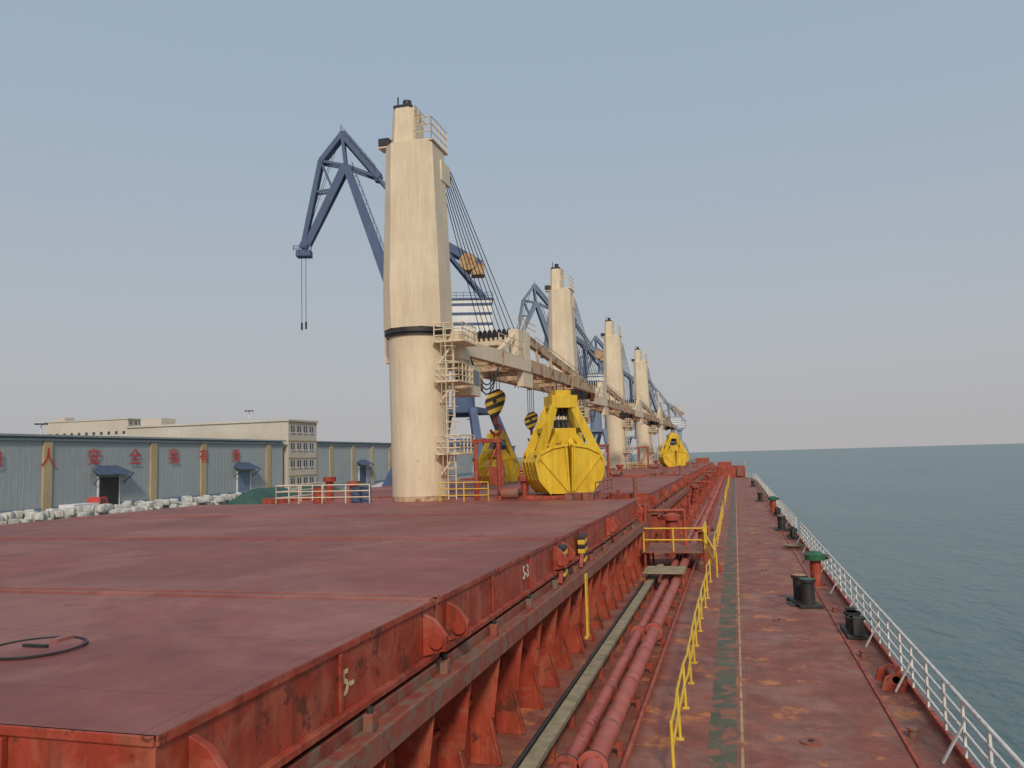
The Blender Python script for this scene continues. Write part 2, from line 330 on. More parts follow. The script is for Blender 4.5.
def fairlead(loc):
    b=MB(); b.bb(-.35,.25,-.9,.9,0,.12,'black')
    for y in(-.45,.45): b.cyl((0,y,.12),(0,y,.62),.22,'black',seg=16); b.cyl((0,y,.55),(0,y,.62),.28,'black',seg=16)
    b.prism([(-.95,.12),(-.75,.12),(-.75,.7),(-.9,.7)],'x',-.15,.15,'black'); b.prism([(.95,.12),(.75,.12),(.75,.7),(.9,.7)],'x',-.15,.15,'black')
    b.obj('roller_fairlead',loc,bevel=.015)
fairlead((3.45,28.5,0)); fairlead((3.55,58.2,0)); fairlead((3.5,78,0))
b=MB(); y=22.6
b.prism([(3.2,0),(3.8,0),(3.8,.35),(3.55,.42),(3.3,.3)],'y',y-.5,y-.4,'red'); b.prism([(3.2,0),(3.8,0),(3.8,.35),(3.55,.42),(3.3,.3)],'y',y+.4,y+.5,'red'); b.cyl((3.55,y-.5,.26),(3.55,y+.5,.26),.09,'redrust')
b.obj('deck_chock')
b=MB()
for k in range(26):
    y=12+k*6.7; b.cyl((3.25,y,0),(3.25,y,.16),.09,'redrust',seg=10); b.cyl((3.25,y,.16),(3.25,y,.2),.12,'redrust',seg=10)
for k in range(14):
    y=18+k*12.3; b.cyl((1.2,y,0),(1.2,y,.03),.22,'redrust',seg=16); b.cyl((1.2,y,.03),(1.2,y,.06),.05,'black',seg=8)
b.obj('sounding_pipe_caps')
M['rope']=mat_paint('hemp_rope',(0.22,0.19,0.13),(0.32,0.28,0.2),scale=6,rough=.9)
b=MB(); pr=None
for i in range(150):
    t=i*.22; rr=.22+.003*i; p=(3.1+rr*math.cos(t),52+rr*math.sin(t),.04+.03*(i%28)/28+.0012*i)
    if pr: b.cyl(pr,p,.03,'rope',seg=5)
    pr=p
b.obj('coiled_rope')
def masthouse(Y):
    b=MB(); b.bb(-27,-7.6,Y-2.9,Y+2.9,0,3.45,'red'); b.bb(-27.1,-7.5,Y-3.0,Y+3.0,3.45,3.55,'red')
    for x in (-24,-13,-10): b.bb(x-.45,x+.45,Y-2.95,Y-2.9,.3,2.2,'redrust')
    b.rail([(-27,Y-2.9,3.55),(-20.8,Y-2.9,3.55)],1.1,'cream',r=.04,n=3,sp=1.4); b.rail([(-27,Y-2.9,3.55),(-27,Y+2.9,3.55)],1.1,'white',r=.04,n=3,sp=1.4)
    b.rail([(-16.4,Y-2.9,3.55),(-13.5,Y-2.9,3.55)],1.1,'ysafe',r=.035,n=3,sp=1.2)
    for x in(-14.8,-13.4): b.cyl((x,Y-1,3.55),(x,Y-1,7.0),.14,'red'); 
    b.box((-14.1,Y-1,7.0),(1.8,.3,.25),'red'); b.beam((-14.8,Y-1,4),(-13.4,Y-1,6.8),.1,.1,'red')
    for x,hh_ in((-25.5,1.2),(-23.8,.9),(-12.4,1.0),(-7.0,2.9)):
        z0=3.55 if x<-7.5 else 0
        b.cyl((x,Y+1,z0),(x,Y+1,z0+hh_),.25,'red'); b.cyl((x,Y+1,z0+hh_),(x,Y+1,z0+hh_+.3),.42,'red')
    b.bb(-6.9,-5.6,Y-2.2,Y+1.8,0,1.3,'red'); b.cyl((-6.6,Y-.4,1.75),(-5.6,Y-.4,1.75),.5,'redrust',seg=16)
    b.bb(-5.6,-5.0,Y+.6,Y+2.3,0,2.9,'red'); b.bb(-5.2,-4.7,Y-3.0,Y-2.2,0,3.3,'red')
    b.cyl((-6.2,Y-2.6,0),(-6.2,Y-2.6,4.1),.1,'red'); b.cyl((-5.9,Y+2.4,0),(-5.9,Y+2.4,4.6),.12,'redrust')
    b.cyl((-7.6,Y-2.4,2.6),(-4.7,Y-2.4,2.6),.12,'pipe'); b.cyl((-7.6,Y-2.0,2.9),(-2.8,Y-2.0,2.9),.1,'red'); b.cyl((-2.8,Y-2.0,2.9),(-2.8,Y-2.0,.5),.1,'red')
    b.rail([(-7.4,Y-3.2,2.6),(-4.8,Y-3.2,2.6)],1.0,'red',r=.03,n=2,sp=1)
    b.rail([(-7.4,Y+3.0,3.5),(-7.4,Y-2.9,3.5)],1.0,'redrust',r=.035,n=2,sp=1.4)
    for k in range(4): b.box((-9.0+k*.45,Y-2.3,3.75),(.4,.35,.4),'redrust',rz=k)
    b.cyl((-12.9,Y-2.2,3.95),(-11.9,Y-2.2,3.95),.32,'redrust',seg=14); b.cyl((-13.1,Y-2.2,3.95),(-11.7,Y-2.2,3.95),.12,'black',seg=10)
    b.bb(-11.9,-8.1,Y-1.6,Y+2.4,3.55,3.75,'red')
    b.obj('mast_house',bevel=.02)
for k in range(4): masthouse(46.3+42*k)
def drum(x,y,z,mt):
    b=MB(); b.cyl((0,0,0),(0,0,.95),.3,mt,seg=18)
    for zz in(.3,.62,.92): b.cyl((0,0,zz),(0,0,zz+.03),.315,mt,seg=18)
    b.obj('oil_drum',(x,y,z))
drum(-21.3,44,3.55,'blue'); drum(-22.0,44.1,3.55,'blue'); drum(-24.6,44.2,3.55,'red')
b=MB()
for k in range(3):
    Y=49.8+42*k
    for j in range(5):
        y=Y+4+j*7
        b.bb(-4.35,-3.75,y,y+.7,0,.9+.3*(j%2),'red'); b.cyl((-4.0,y+2.2,0),(-4.0,y+2.2,1.5+.4*(j%3)),.09,'red'); b.cyl((-4.0,y+2.2,1.5+.4*(j%3)),(-4.0,y+2.2,1.7+.4*(j%3)),.2,'red')
b.obj('deck_locker_and_air_pipes')
# ---------------------------------------------------------------- deck cranes
def deckcrane():
    b=MB()
    b.cyl((0,0,0),(0,0,13.6),1.68,'cream',r2=1.86,seg=40)
    b.cyl((0,0,3.5),(0,0,3.85),1.76,'jib',seg=40)
    b.cyl((0,0,8.5),(0,0,8.54),1.80,'cream',seg=40); b.cyl((0,0,13.5),(0,0,13.66),1.98,'black',seg=40); b.cyl((0,0,13.66),(0,0,13.95),2.1,'black',seg=40)
    def ring(w,d,z,c,ox=0,oy=0): 
        x=w/2;y=d/2
        return [(ox+a,oy+bb,z) for a,bb in((-x+c,-y),(x-c,-y),(x,-y+c),(x,y-c),(x-c,y),(-x+c,y),(-x,y-c),(-x,-y+c))]
    b.loft([ring(3.75,3.9,13.95,.9),ring(3.7,3.8,16.5,.8),ring(3.1,3.3,25.6,.6)],'cream')
    b.loft([ring(1.7,2.2,25.6,.3,-.55,.2),ring(1.5,1.9,28.2,.3,-.55,.2)],'cream')
    b.box((-.55,0,28.3),(1.2,1.5,.2),'black'); b.cyl((-.5,0,28.4),(-.5,0,28.9),.28,'black'); b.cyl((-1.0,-.3,28.3),(-1.0,-.3,29.1),.05,'black')
    for z in(17.6,21.4): 
        w=3.70-(z-14)*.050
        b.loft([ring(w,w+.1,z,.78),ring(w,w+.1,z+.04,.78)],'cream')
    b.box((1.0,.2,25.7),(1.3,2.8,.12),'cream'); b.rail([(.4,-1.2,25.75),(1.55,-1.2,25.75),(1.55,1.6,25.75)],1.4,'cream',r=.035,n=3,sp=.8)
    b.rail([(.3,-.9,27.3),(.3,1.2,27.3)],.9,'cream',r=.035,n=2,sp=.8)
    b.box((-1.75,-.7,26.0),(.7,.6,.5),'black'); b.box((-1.6,-.7,25.6),(.9,.9,.1),'cream')
    b.box((1.3,1.0,24.2),(.75,1.6,1.3),'cream'); 
    for x in(1.0,1.25,1.5): b.cyl((x,1.8,24.3),(x+.06,1.8,24.3),.5,'black',seg=16)
    # operator cab below the jib root
    b.box((2.3,2.3,10.9),(1.3,1.8,1.9),'cream'); b.box((2.3,3.22,11.1),(1.0,.04,1.0),'glass'); b.box((2.97,2.3,11.1),(.04,1.3,.9),'glass'); b.box((2.3,1.385,11.1),(.8,.04,.7),'glass'); b.box((1.8,1.6,12.1),(1.6,2.4,.3),'cream')
    for z,w in((13.0,2.0),(10.6,1.6),(6.3,1.6)):
        b.box((2.0+w/4,-.2,z),(w,2.6,.1),'cream'); b.rail([(1.6,-1.5,z),(2.0+w*.7,-1.5,z),(2.0+w*.7,1.1,z)],1.1,'cream',r=.04,n=3,sp=.7)
        b.beam((1.7,-.9,z-1.2),(2.6,-.9,z-.05),.12,.12,'cream')
    for x in(2.1,2.6): b.cyl((x,-.9,3.6),(x,-.9,14),.045,'cream',seg=6)
    z=3.8
    while z<13.8: b.cyl((2.1,-.9,z),(2.6,-.9,z),.035,'cream',seg=6); z+=.4
    z=5.5
    while z<13.5:
        for i in range(8):
            t0=math.pi*i/8-math.pi;t1=math.pi*(i+1)/8-math.pi
            b.cyl((2.35+.5*math.cos(t0),-.9+.75*math.sin(t0),z),(2.35+.5*math.cos(t1),-.9+.75*math.sin(t1),z),.03,'cream',seg=5)
        z+=.9
    for t in(-.25,-.5,-.75): b.cyl((2.35+.5*math.cos(t*math.pi),-.9+.75*math.sin(t*math.pi),5.5),(2.35+.5*math.cos(t*math.pi),-.9+.75*math.sin(t*math.pi),13.2),.025,'cream',seg=5)
    ja=math.radians(-5.4)
    def J(u,y,z): return (u*math.cos(ja)-y*math.sin(ja),u*math.sin(ja)+y*math.cos(ja),z)
    zj=13.0
    for s in(-1,1):
        b.beam(J(s*2.2,.6,zj),J(s*2.2,14,zj),.5,1.0,'cream'); b.beam(J(s*2.2,14,zj),J(s*1.7,35,zj-.4),.5,1.0,'jib',.42,.8)
        b.box(J(s*2.2,1.2,zj),(.8,1.8,1.7),'cream',rz=ja)
        b.beam(J(s*1.7,35,zj-.4),J(s*.8,37.5,zj-1.0),.45,.85,'jib')
        b.beam(J(s*1.8,14.2,zj+2.3),J(s*1.6,32,zj+.15),.42,.75,'jib',.36,.6)
        for q in(17,20.5,24,27.5):
            zt=zj+2.3-(q-14.2)*.121; b.beam(J(s*1.78,q,zt),J(s*2.05,q,zj+.3),.2,.25,'jib')
        for q in(8,17.5,26): b.box(J(s*2.2-s*.5*max(0,q-14)/21,q,zj-.02*max(0,q-14)),(.6,.18,1.15),'jib',rz=ja)
    y=4
    while y<35:
        w=2.2-.5*max(0,y-14)/21; b.beam(J(-w,y,zj-.2),J(w,y,zj-.2),.3,.5,'jib')
        if y<31: b.beam(J(-w,y,zj-.2),J(w,y+4,zj-.2),.15,.2,'jib')
        y+=4
    for s in(-1,1): 
        b.box(J(s*1.9,13,zj+1.5),(.8,2.6,2.2),'cream',rz=ja); b.box(J(s*2.1,13.5,zj-1.1),(.5,2.2,1.2),'cream',rz=ja)
        b.beam(J(s*1.9,8.5,zj+.4),J(s*1.9,12.0,zj+2.2),.35,.4,'cream')
    b.box(J(0,13,zj+1.9),(3.4,1.1,.6),'cream',rz=ja)
    for k in range(7): b.cyl(J(-1.2+k*.4,12.6,zj+2.4),J(-1.12+k*.4,12.6,zj+2.4),.45,'black',seg=14)
    b.rail([J(2.6,7,zj+.6),J(2.6,12,zj+.6)],1.0,'cream',r=.035,n=2,sp=1.3); b.rail([J(2.2,12,zj+2.7),J(2.2,16,zj+2.5)],.9,'cream',r=.035,n=2,sp=1.3)
    for s in(-1,1): b.rail([J(s*1.8,17,zj+2.2),J(s*1.65,30,zj+.65)],.5,'jib',r=.03,n=1,sp=2.5)
    for k in range(8):
        xx=-1.1+k*.33
        b.cyl((1.0+.1*k,1.8,24.2+.06*k),J(xx,12.6+.25*k,zj+2.5),.035,'wire',seg=5)
    for k in range(3): b.cyl(J(-.5+.5*k,35.5,zj-.6),J(-.5+.5*k,37.0,zj-.6),.6,'black',seg=14)
    for k in range(3):
        pr=None
        for i in range(9):
            t=i/8; p=J(2.6,2+t*5,zj-.6-1.6*math.sin(math.pi*t)*(1+.2*k))
            if pr: b.cyl(pr,p,.05,'black',seg=6)
            pr=p
    return b.mesh('deck_crane')
dc=deckcrane()
place(dc,'deck_crane',(CX,46,0),bevel=0.03)
place(dc,'deck_crane',(CX+.4,88.3,0),sc=(.80,.9,.965)); place(dc,'deck_crane',(CX,131,0),sc=(.85,.9,.99)); place(dc,'deck_crane',(CX,172,0),sc=(.85,.9,1))
def hook(loc,s,ztop):
    b=MB()
    def rg(w,z): return [(-w,-.28,z-w*.35),(w,-.28,z+w*.35),(w,.28,z+w*.35),(-w,.28,z-w*.35)]
    zs=[(.15,-1.1),(.42,-.8),(.62,-.45),(.75,-.1),(.8,.2),(.72,.5),(.55,.75),(.3,.95)]
    for i in range(7):
        b.loft([rg(zs[i][0]*s,zs[i][1]*s),rg(zs[i+1][0]*s,zs[i+1][1]*s)],'ysafe' if i%2 else 'black')
    b.cyl((0,-.34,.1*s),(0,.34,.1*s),.16*s,'black')
    for x in(-.35,-.12,.12,.35): b.cyl((x*s,0,.7*s),(x*s,0,ztop-loc[2]),.03,'wire',seg=5)
    b.cyl((0,0,-1.0*s),(0,0,-1.7*s),.16*s,'red')
    pr=None
    for i in range(11):
        t=math.radians(90-i*27); p=(math.cos(t)*.42*s,0,-2.1*s+math.sin(t)*.42*s)
        if pr: b.cyl(pr,p,.12*s,'red',r2=.10*s,seg=8)
        pr=p
    b.cyl((-.15*s,0,-2.3*s),(-.5*s,0,-5.2*s),.05,'red',seg=5); b.cyl((.15*s,0,-2.3*s),(.5*s,0,-5.2*s),.05,'red',seg=5); b.bb(-.55*s,.55*s,-.3,.3,-6.4*s,-5.0*s,'red')
    b.obj('crane_hook_block',loc,math.radians(8))
hook((-17.9,60,10.3),1.0,12.8); hook((-17.3,69,9.2),.75,12.7)
# ---------------------------------------------------------------- grabs
def grab():
    b=MB()
    prof=[(0,0),(1.35,.05),(2.1,.85),(2.35,1.9),(2.05,2.4),(1.2,2.75),(.12,2.9)]
    for s in(1,-1):
        pr=[(s*(x+.03),z) for x,z in prof]
        b.prism(pr,'y',-1.6,1.6,'yellow')
        for yy in(-1.64,1.64): 
            for (x0,z0),(x1,z1) in zip(prof[1:-1],prof[2:]): b.beam((s*x0,yy,z0),(s*x1,yy,z1),.14,.18,'yellow')
            b.beam((s*.2,yy,.2),(s*2.1,yy,2.2),.1,.14,'yellow'); b.beam((s*.15,yy,.15),(s*.3,yy,2.8),.1,.16,'yellow')
        for yy in(-.8,0,.8):
            for (x0,z0),(x1,z1) in zip(prof[1:4],prof[2:5]): b.beam((s*(x0+.03),yy,z0),(s*(x1+.03),yy,z1),.08,.09,'yellow')
        b.box((s*.1,0,-.02),(.14,3.2,.12),'black')
        for yy in(-1,1):
            b.beam((s*2.05,yy*1.35,2.2),(s*.6,yy*.65,5.45),.34,.6,'yellow',.3,.45); b.cyl((s*2.0,yy*1.0,2.35),(s*2.0,yy*1.58,2.35),.28,'yellow')
            b.beam((s*.25,yy*1.2,2.75),(s*.35,yy*.45,3.4),.3,.3,'yellow')
            b.beam((s*1.2,yy*1.2,2.7),(s*.5,yy*.75,3.6),.25,.35,'yellow')
        b.beam((s*1.35,-1.0,3.8),(s*1.35,1.0,3.8),.22,.3,'yellow')
    b.box((0,0,3.45),(1.5,1.7,.9),'yellow'); 
    for x in(-.3,0,.3): b.cyl((x-.08,0,3.95),(x+.08,0,3.95),.5,'black',seg=16)
    b.box((0,0,5.5),(1.8,1.8,.75),'yellow'); b.box((0,0,6.0),(1.1,1.2,.4),'yellow')
    for x in(-.3,0,.3): b.cyl((x-.07,0,5.05),(x+.07,0,5.05),.42,'black',seg=16)
    for x in(-.4,-.2,.2,.4):
        for yy in(-.3,.3): b.cyl((x,yy,3.9),(x,yy,5.3),.03,'wire',seg=5)
    for x in(-.25,.25): b.cyl((x,0,6.1),(x,0,6.7),.05,'black',seg=6)
    b.cyl((-.25,0,6.7),(.25,0,6.7),.06,'black',seg=6)
    return b.mesh('grab_bucket')
g=grab()
place(g,'grab_bucket',(-9.9,46.8,3.8),math.radians(30),bevel=.02,sc=(.88,.9,.98))
place(g,'grab_bucket',(-22.0,74,3.62),math.radians(75),sc=.8)
place(g,'grab_bucket',(-9.6,132,3.75),math.radians(20),sc=.88)
place(g,'grab_bucket',(-17.4,98,3.62),math.radians(40),sc=.55)
# ---------------------------------------------------------------- port portal cranes
def portal(bl,loc,rz,hz=None):
    root=bpy.data.objects.new('portal_crane',None); scn.collection.objects.link(root); root.location=loc
    b=MB(); G=-1.5
    for x in(-11,8):
        for y in(-13,13):
            b.beam((x,y,G+1.2),(x*.5,y*.5,15),1.7,1.7,bl,1.3,1.3); b.box((x,y,G+.8),(1.6,6,1.4),bl)
            for k in(-2,-.7,.7,2): b.cyl((x-.3,y+k,G+.4),(x+.3,y+k,G+.4),.4,'black')
    z=9;k=.70
    b.beam((-11*k,-13*k,z),(8*k,-13*k,z),1,1.2,bl); b.beam((-11*k,13*k,z),(8*k,13*k,z),1,1.2,bl); b.beam((-11*k,-13*k,z),(-11*k,13*k,z),1,1.2,bl); b.beam((8*k,-13*k,z),(8*k,13*k,z),1,1.2,bl)
    b.cyl((0,0,14),(0,0,27),2.3,bl,r2=2.0,seg=20); b.cyl((0,0,27),(0,0,28.5),3.6,bl,seg=24); b.box((-.7,0,15),(10,13,1),bl)
    b.rail([(-11,-13,0),(-5.5,-6.5,15)],1.2,bl,r=.06,n=2,sp=2)
    b.rail([(-4,-4,28.5),(4,-4,28.5),(4,4,28.5),(-4,4,28.5),(-4,-4,28.5)],1.3,bl,r=.06,n=2,sp=2)
    o=b.obj('portal_base'); o.parent=root
    b=MB()
    b.box((-1.2,0,32.6),(9.4,5.5,7.4),'whouse')
    for z in(29.6,31.6,33.6,35.4): b.box((-1.2,0,z),(9.46,5.56,.55),bl)
    b.box((-1.2,0,36.5),(10,6.0,.3),bl); b.rail([(-6.1,2.9,36.6),(3.7,2.9,36.6)],1.1,bl,r=.05,n=2,sp=1.5)
    b.box((6,-3.6,30.2),(3,2.4,3),'whouse'); b.box((6.6,-3.6,30.6),(2.9,2.45,1.3),'glass')
    for s in(-1,1):
        b.beam((3.0,s*2,29),(3.4,s*1.4,46.5),.8,.8,bl); b.beam((-5,s*2,36.5),(2.8,s*1.3,46.5),.6,.6,bl)
        b.beam((10,s*1.9,29.5),(21.8,s*.9,63.6),1.0,2.5,bl,.8,1.4)
        b.beam((15.8,s*.8,61.4),(3.6,s*1.2,46.4),.35,.5,bl)
        b.beam((30.4,s*.5,47.4),(26.8,s*.9,64.7),.6,.9,bl)
        b.beam((26.8,s*.9,64.7),(22.6,s*.9,70.2),.7,.9,bl)
        b.beam((29.5,s*.5,48.2),(22.0,s*.9,63.8),.6,1.3,bl,.7,1.5)
        b.beam((22.0,s*.9,63.8),(22.6,s*.9,70.2),.6,.8,bl)
        b.beam((22.6,s*.9,70.2),(15.4,s*.8,61.4),.7,1.4,bl); b.beam((22.0,s*.9,63.8),(15.8,s*.8,61.4),.4,.6,bl); b.beam((22.0,s*.9,63.8),(26.8,s*.9,64.7),.35,.5,bl)
        b.beam((24.5,s*.8,59),(28.2,s*.8,58.5),.3,.4,bl); b.beam((26.8,s*.9,64.7),(24.5,s*.8,59),.3,.4,bl)
        b.beam((10,s*1.9,29.5),(3.5,s*1.9,29.2),.9,1.4,bl)
        b.beam((7,s*1.3,50),(-4.0,s*1.2,43.5),.7,1.6,bl)
        b.beam((7,s*1.3,50),(15.2,s*1.4,45),.3,.4,bl)
    for t in(.15,.35,.55,.75,.92): b.beam((10+11.8*t,-1.8+t,29.5+34*t),(10+11.8*t,1.8-t,29.5+34*t),.5,.6,bl)
    b.cyl((-1.5,-2.0,44.0),(-1.5,2.0,44.0),1.7,'line',seg=20); b.box((-3.4,0,42.6),(2.6,3.4,2.2),'line')
    for p in((30.2,48),(22.6,70.0),(15.8,61.4)): b.cyl((p[0],-.9,p[1]),(p[0],.9,p[1]),.75,bl,seg=14)
    b.box((30.2,0,46.4),(2.8,2.4,1.2),bl); b.rail([(28.6,1.3,46.8),(32.0,1.3,46.8)],.9,bl,r=.08,n=2,sp=1)
    b.rail([(22.8,1.3,70.6),(16.2,1.3,62.6)],1.1,bl,r=.06,n=2,sp=1.5)
    b.rail([(9.2,2.6,31),(20.6,1.6,63)],1.2,bl,r=.06,n=2,sp=2)
    for y,u in((-.5,30.8),(.5,29.8)):
        b.cyl((u,y,47),(u,y,33),.06,'wire',seg=5); b.cyl((u,y,33),(u,y,31.6),.2,'black',seg=6)
    for y in(-.6,.6): b.cyl((22.9,y,70.6),(3.3,y,46.9),.06,'wire',seg=5); b.cyl((22.9,y,70.9),(30.3,y,48.6),.05,'wire',seg=5)
    o=b.obj('slewing_superstructure'); o.parent=root; o.rotation_euler=(0,0,rz)
a0=math.atan2(-.32,-.947)
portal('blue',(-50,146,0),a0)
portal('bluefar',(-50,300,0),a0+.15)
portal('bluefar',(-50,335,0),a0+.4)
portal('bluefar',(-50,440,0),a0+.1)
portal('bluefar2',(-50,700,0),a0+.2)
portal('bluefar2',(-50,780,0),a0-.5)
# ---------------------------------------------------------------- quay / ground / sea
M['quay']=mat_paint('quay_concrete',(0.24,0.225,0.20),(0.32,0.31,0.28),scale=.08,rough=.85,dirt=.35,streak=False)
b=MB(); b.bb(-43.5,-9000,-3000,1100,-14,-1.5,'quay'); b.obj('quay_ground')
b=MB(); b.bb(-44.3,-43.5,-400,1100,-1.496,-1.2,'cream'); b.obj('quay_kerb')
b=MB(); 
for x in(-42,-61): b.bb(x-1.7,x-1.55,-300,1000,-1.496,-1.42,'black')
b.obj('crane_rail_track')
m=bpy.data.materials.new('sea_water'); m.use_nodes=True; nt=m.node_tree; p=nt.nodes['Principled BSDF']
p.inputs['Roughness'].default_value=0.28; p.inputs['IOR'].default_value=1.33
geo=nd(nt,'ShaderNodeNewGeometry'); prev=None
nn=nd(nt,'ShaderNodeTexNoise'); nn.inputs['Scale'].default_value=.012; nn.inputs['Detail'].default_value=5; nt.links.new(geo.outputs['Position'],nn.inputs['Vector'])
rr=nd(nt,'ShaderNodeValToRGB'); rr.color_ramp.elements[0].position=.35; rr.color_ramp.elements[1].position=.65; rr.color_ramp.elements[0].color=(.076,.138,.142,1); rr.color_ramp.elements[1].color=(.098,.163,.163,1)
nt.links.new(nn.outputs['Fac'],rr.inputs[0]); nt.links.new(rr.outputs[0],p.inputs['Base Color'])
for sc_,st,dist in((.03,.5,2.0),(.18,.9,.9),(.8,1.0,.34),(3.0,.6,.08)):
    mp=nd(nt,'ShaderNodeMapping'); mp.inputs['Scale'].default_value=(1,.55,1); mp.inputs['Rotation'].default_value=(0,0,.5+sc_)
    nt.links.new(geo.outputs['Position'],mp.inputs['Vector'])
    n=nd(nt,'ShaderNodeTexNoise'); n.inputs['Scale'].default_value=sc_; n.inputs['Detail'].default_value=4
    nt.links.new(mp.outputs[0],n.inputs['Vector'])
    bp=nd(nt,'ShaderNodeBump'); bp.inputs['Strength'].default_value=st; bp.inputs['Distance'].default_value=dist
    nt.links.new(n.outputs['Fac'],bp.inputs['Height'])
    if prev: nt.links.new(prev.outputs[0],bp.inputs['Normal'])
    prev=bp
nt.links.new(prev.outputs[0],p.inputs['Normal'])
b=MB(); b.add([(-40000,-40000,-11),(40000,-40000,-11),(40000,40000,-11),(-40000,40000,-11)],[(0,1,2,3)],m); b.obj('sea_water')
# ---------------------------------------------------------------- port buildings
M['wallblue']=mat_paint('blue_grey_cladding',(0.34,0.385,0.40),(0.40,0.445,0.455),scale=.06,rough=.7,dirt=.16,rust_amt=.08,rust=(.36,.32,.26),bump=0)
M['roofg']=mat_paint('grey_blue_roof',(0.26,0.33,0.36),(0.32,0.39,0.42),scale=.05,rough=.8,dirt=.3,bump=0)
M['baseblue']=mat_paint('blue_plinth',(0.17,0.26,0.37),(0.21,0.3,0.41),scale=.1,rough=.7,dirt=.3,bump=0)
M['tan']=mat_paint('tan_pilaster',(0.50,0.38,0.21),(0.58,0.46,0.28),scale=.2,rough=.8,dirt=.3,bump=0)
M['bldg']=mat_paint('beige_building_wall',(0.56,0.50,0.42),(0.64,0.58,0.49),scale=.08,rough=.8,dirt=.2,bump=0)
M['redsign']=mat_paint('red_sign_paint',(0.50,0.05,0.05),(0.58,0.07,0.06),scale=1,rough=.6,dirt=.1,bump=0)
M['awn']=mat_paint('dark_blue_tile',(0.06,0.09,0.16),(0.09,0.13,0.21),scale=1,rough=.6,bump=0)
def warehouse(y0,y1,pil,doors,chars):
    b=MB(); X=-115; D=45; G=-1.5; E=11.8
    b.bb(X-D,X,y0,y1,G,E,'wallblue'); b.bb(X,X+.12,y0+.2,y1-.2,G,G+1.1,'baseblue')
    b.prism([(X+.8,E),(X+.8,E+.35),(X-D/2,E+1.6),(X-D-.8,E+.35),(X-D-.8,E)],'y',y0-.6,y1+.6,'roofg')
    b.bb(X,X+.5,y0,y1,E-.7,E-.35,'roofg')
    y=y0+1
    while y<y1: b.bb(X,X+.035,y,y+.10,G+1.1,E-.7,'wallblue'); y+=1.3
    for y in pil: b.bb(X,X+.35,y-.9,y+.9,G,E-.8,'tan')
    for y,w,c in doors:
        b.bb(X+.02,X+.16,y-w/2,y+w/2,G,4.3,c); b.bb(X+.0,X+.22,y-w/2-.3,y-w/2,G,4.6,'whouse'); b.bb(X,X+.22,y+w/2,y+w/2+.3,G,4.6,'whouse')
        b.add([(X,y-w*.8,5.8),(X,y+w*.8,5.8),(X+2.2,y+w*.95,4.9),(X+2.2,y-w*.95,4.9),(X,y-w*.4,6.6),(X,y+w*.4,6.6)],[(3,2,5,4),(0,3,4),(1,5,2),(0,1,2,3),(0,4,5,1)],'awn')
        for s in(-1,1): b.beam((X+2.1,y+s*w*.8,4.9),(X+.1,y+s*w*.75,3.2),.15,.15,'awn')
    o=b.obj('warehouse')
    for y,ch in chars:
        text(ch,3.3,'redsign',(X+.40,y,7.0),'sign_character',ext=.02,parent=o,off=.008)
    return o
warehouse(55,188,[70,84,98,112.6,139,155,181],[(127,5,'black'),(170.5,5,'baseblue'),(84,5,'black')],[(102,'他'),(112.6,'人'),(123,'安'),(133.6,'全'),(145,'我'),(155,'有'),(167,'责')])
warehouse(206,300,[214,228,242,256,270],[(235,5,'awn')],[])
warehouse(312,420,[],[(350,5,'awn')],[])
def building(x0,x1,y0,y1,top,name='office_building'):
    b=MB(); G=-1.5
    b.bb(x0,x1,y0,y1,G,top,'bldg'); b.bb(x0-.4,x1+.4,y0-.4,y1+.4,top,top+.5,'bldg'); b.bb(x0+2,x0+9,y0+3,y0+9,top+.5,top+2.6,'bldg')
    n=max(1,int((top-G)/4.4)); 
    for k in range(n):
        z=G+1.8+k*(top-G)/n
        y=y0+1.2
        while y<y1-2: b.bb(x1,x1+.05,y,y+1.9,z,z+1.8,'glass'); b.bb(x1+.05,x1+.10,y+.9,y+1.0,z,z+1.8,'whouse'); b.bb(x1,x1+.25,y-.2,y+2.1,z-.25,z-.05,'whouse'); y+=3.3
        x=x0+2
        while x<x1-2 and k<n-1: b.bb(x,x+1.6,y0-.05,y0,z,z+1.5,'glass'); x+=4.5
        b.bb(x1,x1+.15,y0,y1,z+2.3,z+2.6,'tan')
    b.obj(name)
building(-166,-114.5,190,205,17.3); building(-338,-288,330,350,30)
def lampmast(x,y,h):
    b=MB(); b.cyl((0,0,-1.5),(0,0,h),.35,'whouse',r2=.18); b.cyl((0,0,h-.3),(0,0,h),1.3,'whouse')
    for i in range(6): t=i*math.pi/3; b.box((1.5*math.cos(t),1.5*math.sin(t),h-.5),(.7,.7,.4),'black')
    b.obj('high_mast_light',(x,y,0))
lampmast(-205,308,30); lampmast(-217,210,21.5); lampmast(-140,420,28); lampmast(-90,520,28)
M['bag']=mat_paint('white_bulk_bag',(0.50,0.48,0.44),(0.72,0.71,0.67),scale=.8,rough=.8,dirt=.45,bump=.3,bscale=3)
M['tarp']=mat_paint('green_tarpaulin',(0.03,0.09,0.07),(0.05,0.12,0.09),scale=.5,rough=.7,dirt=.3,bump=.4,bscale=1.5)
b=MB()
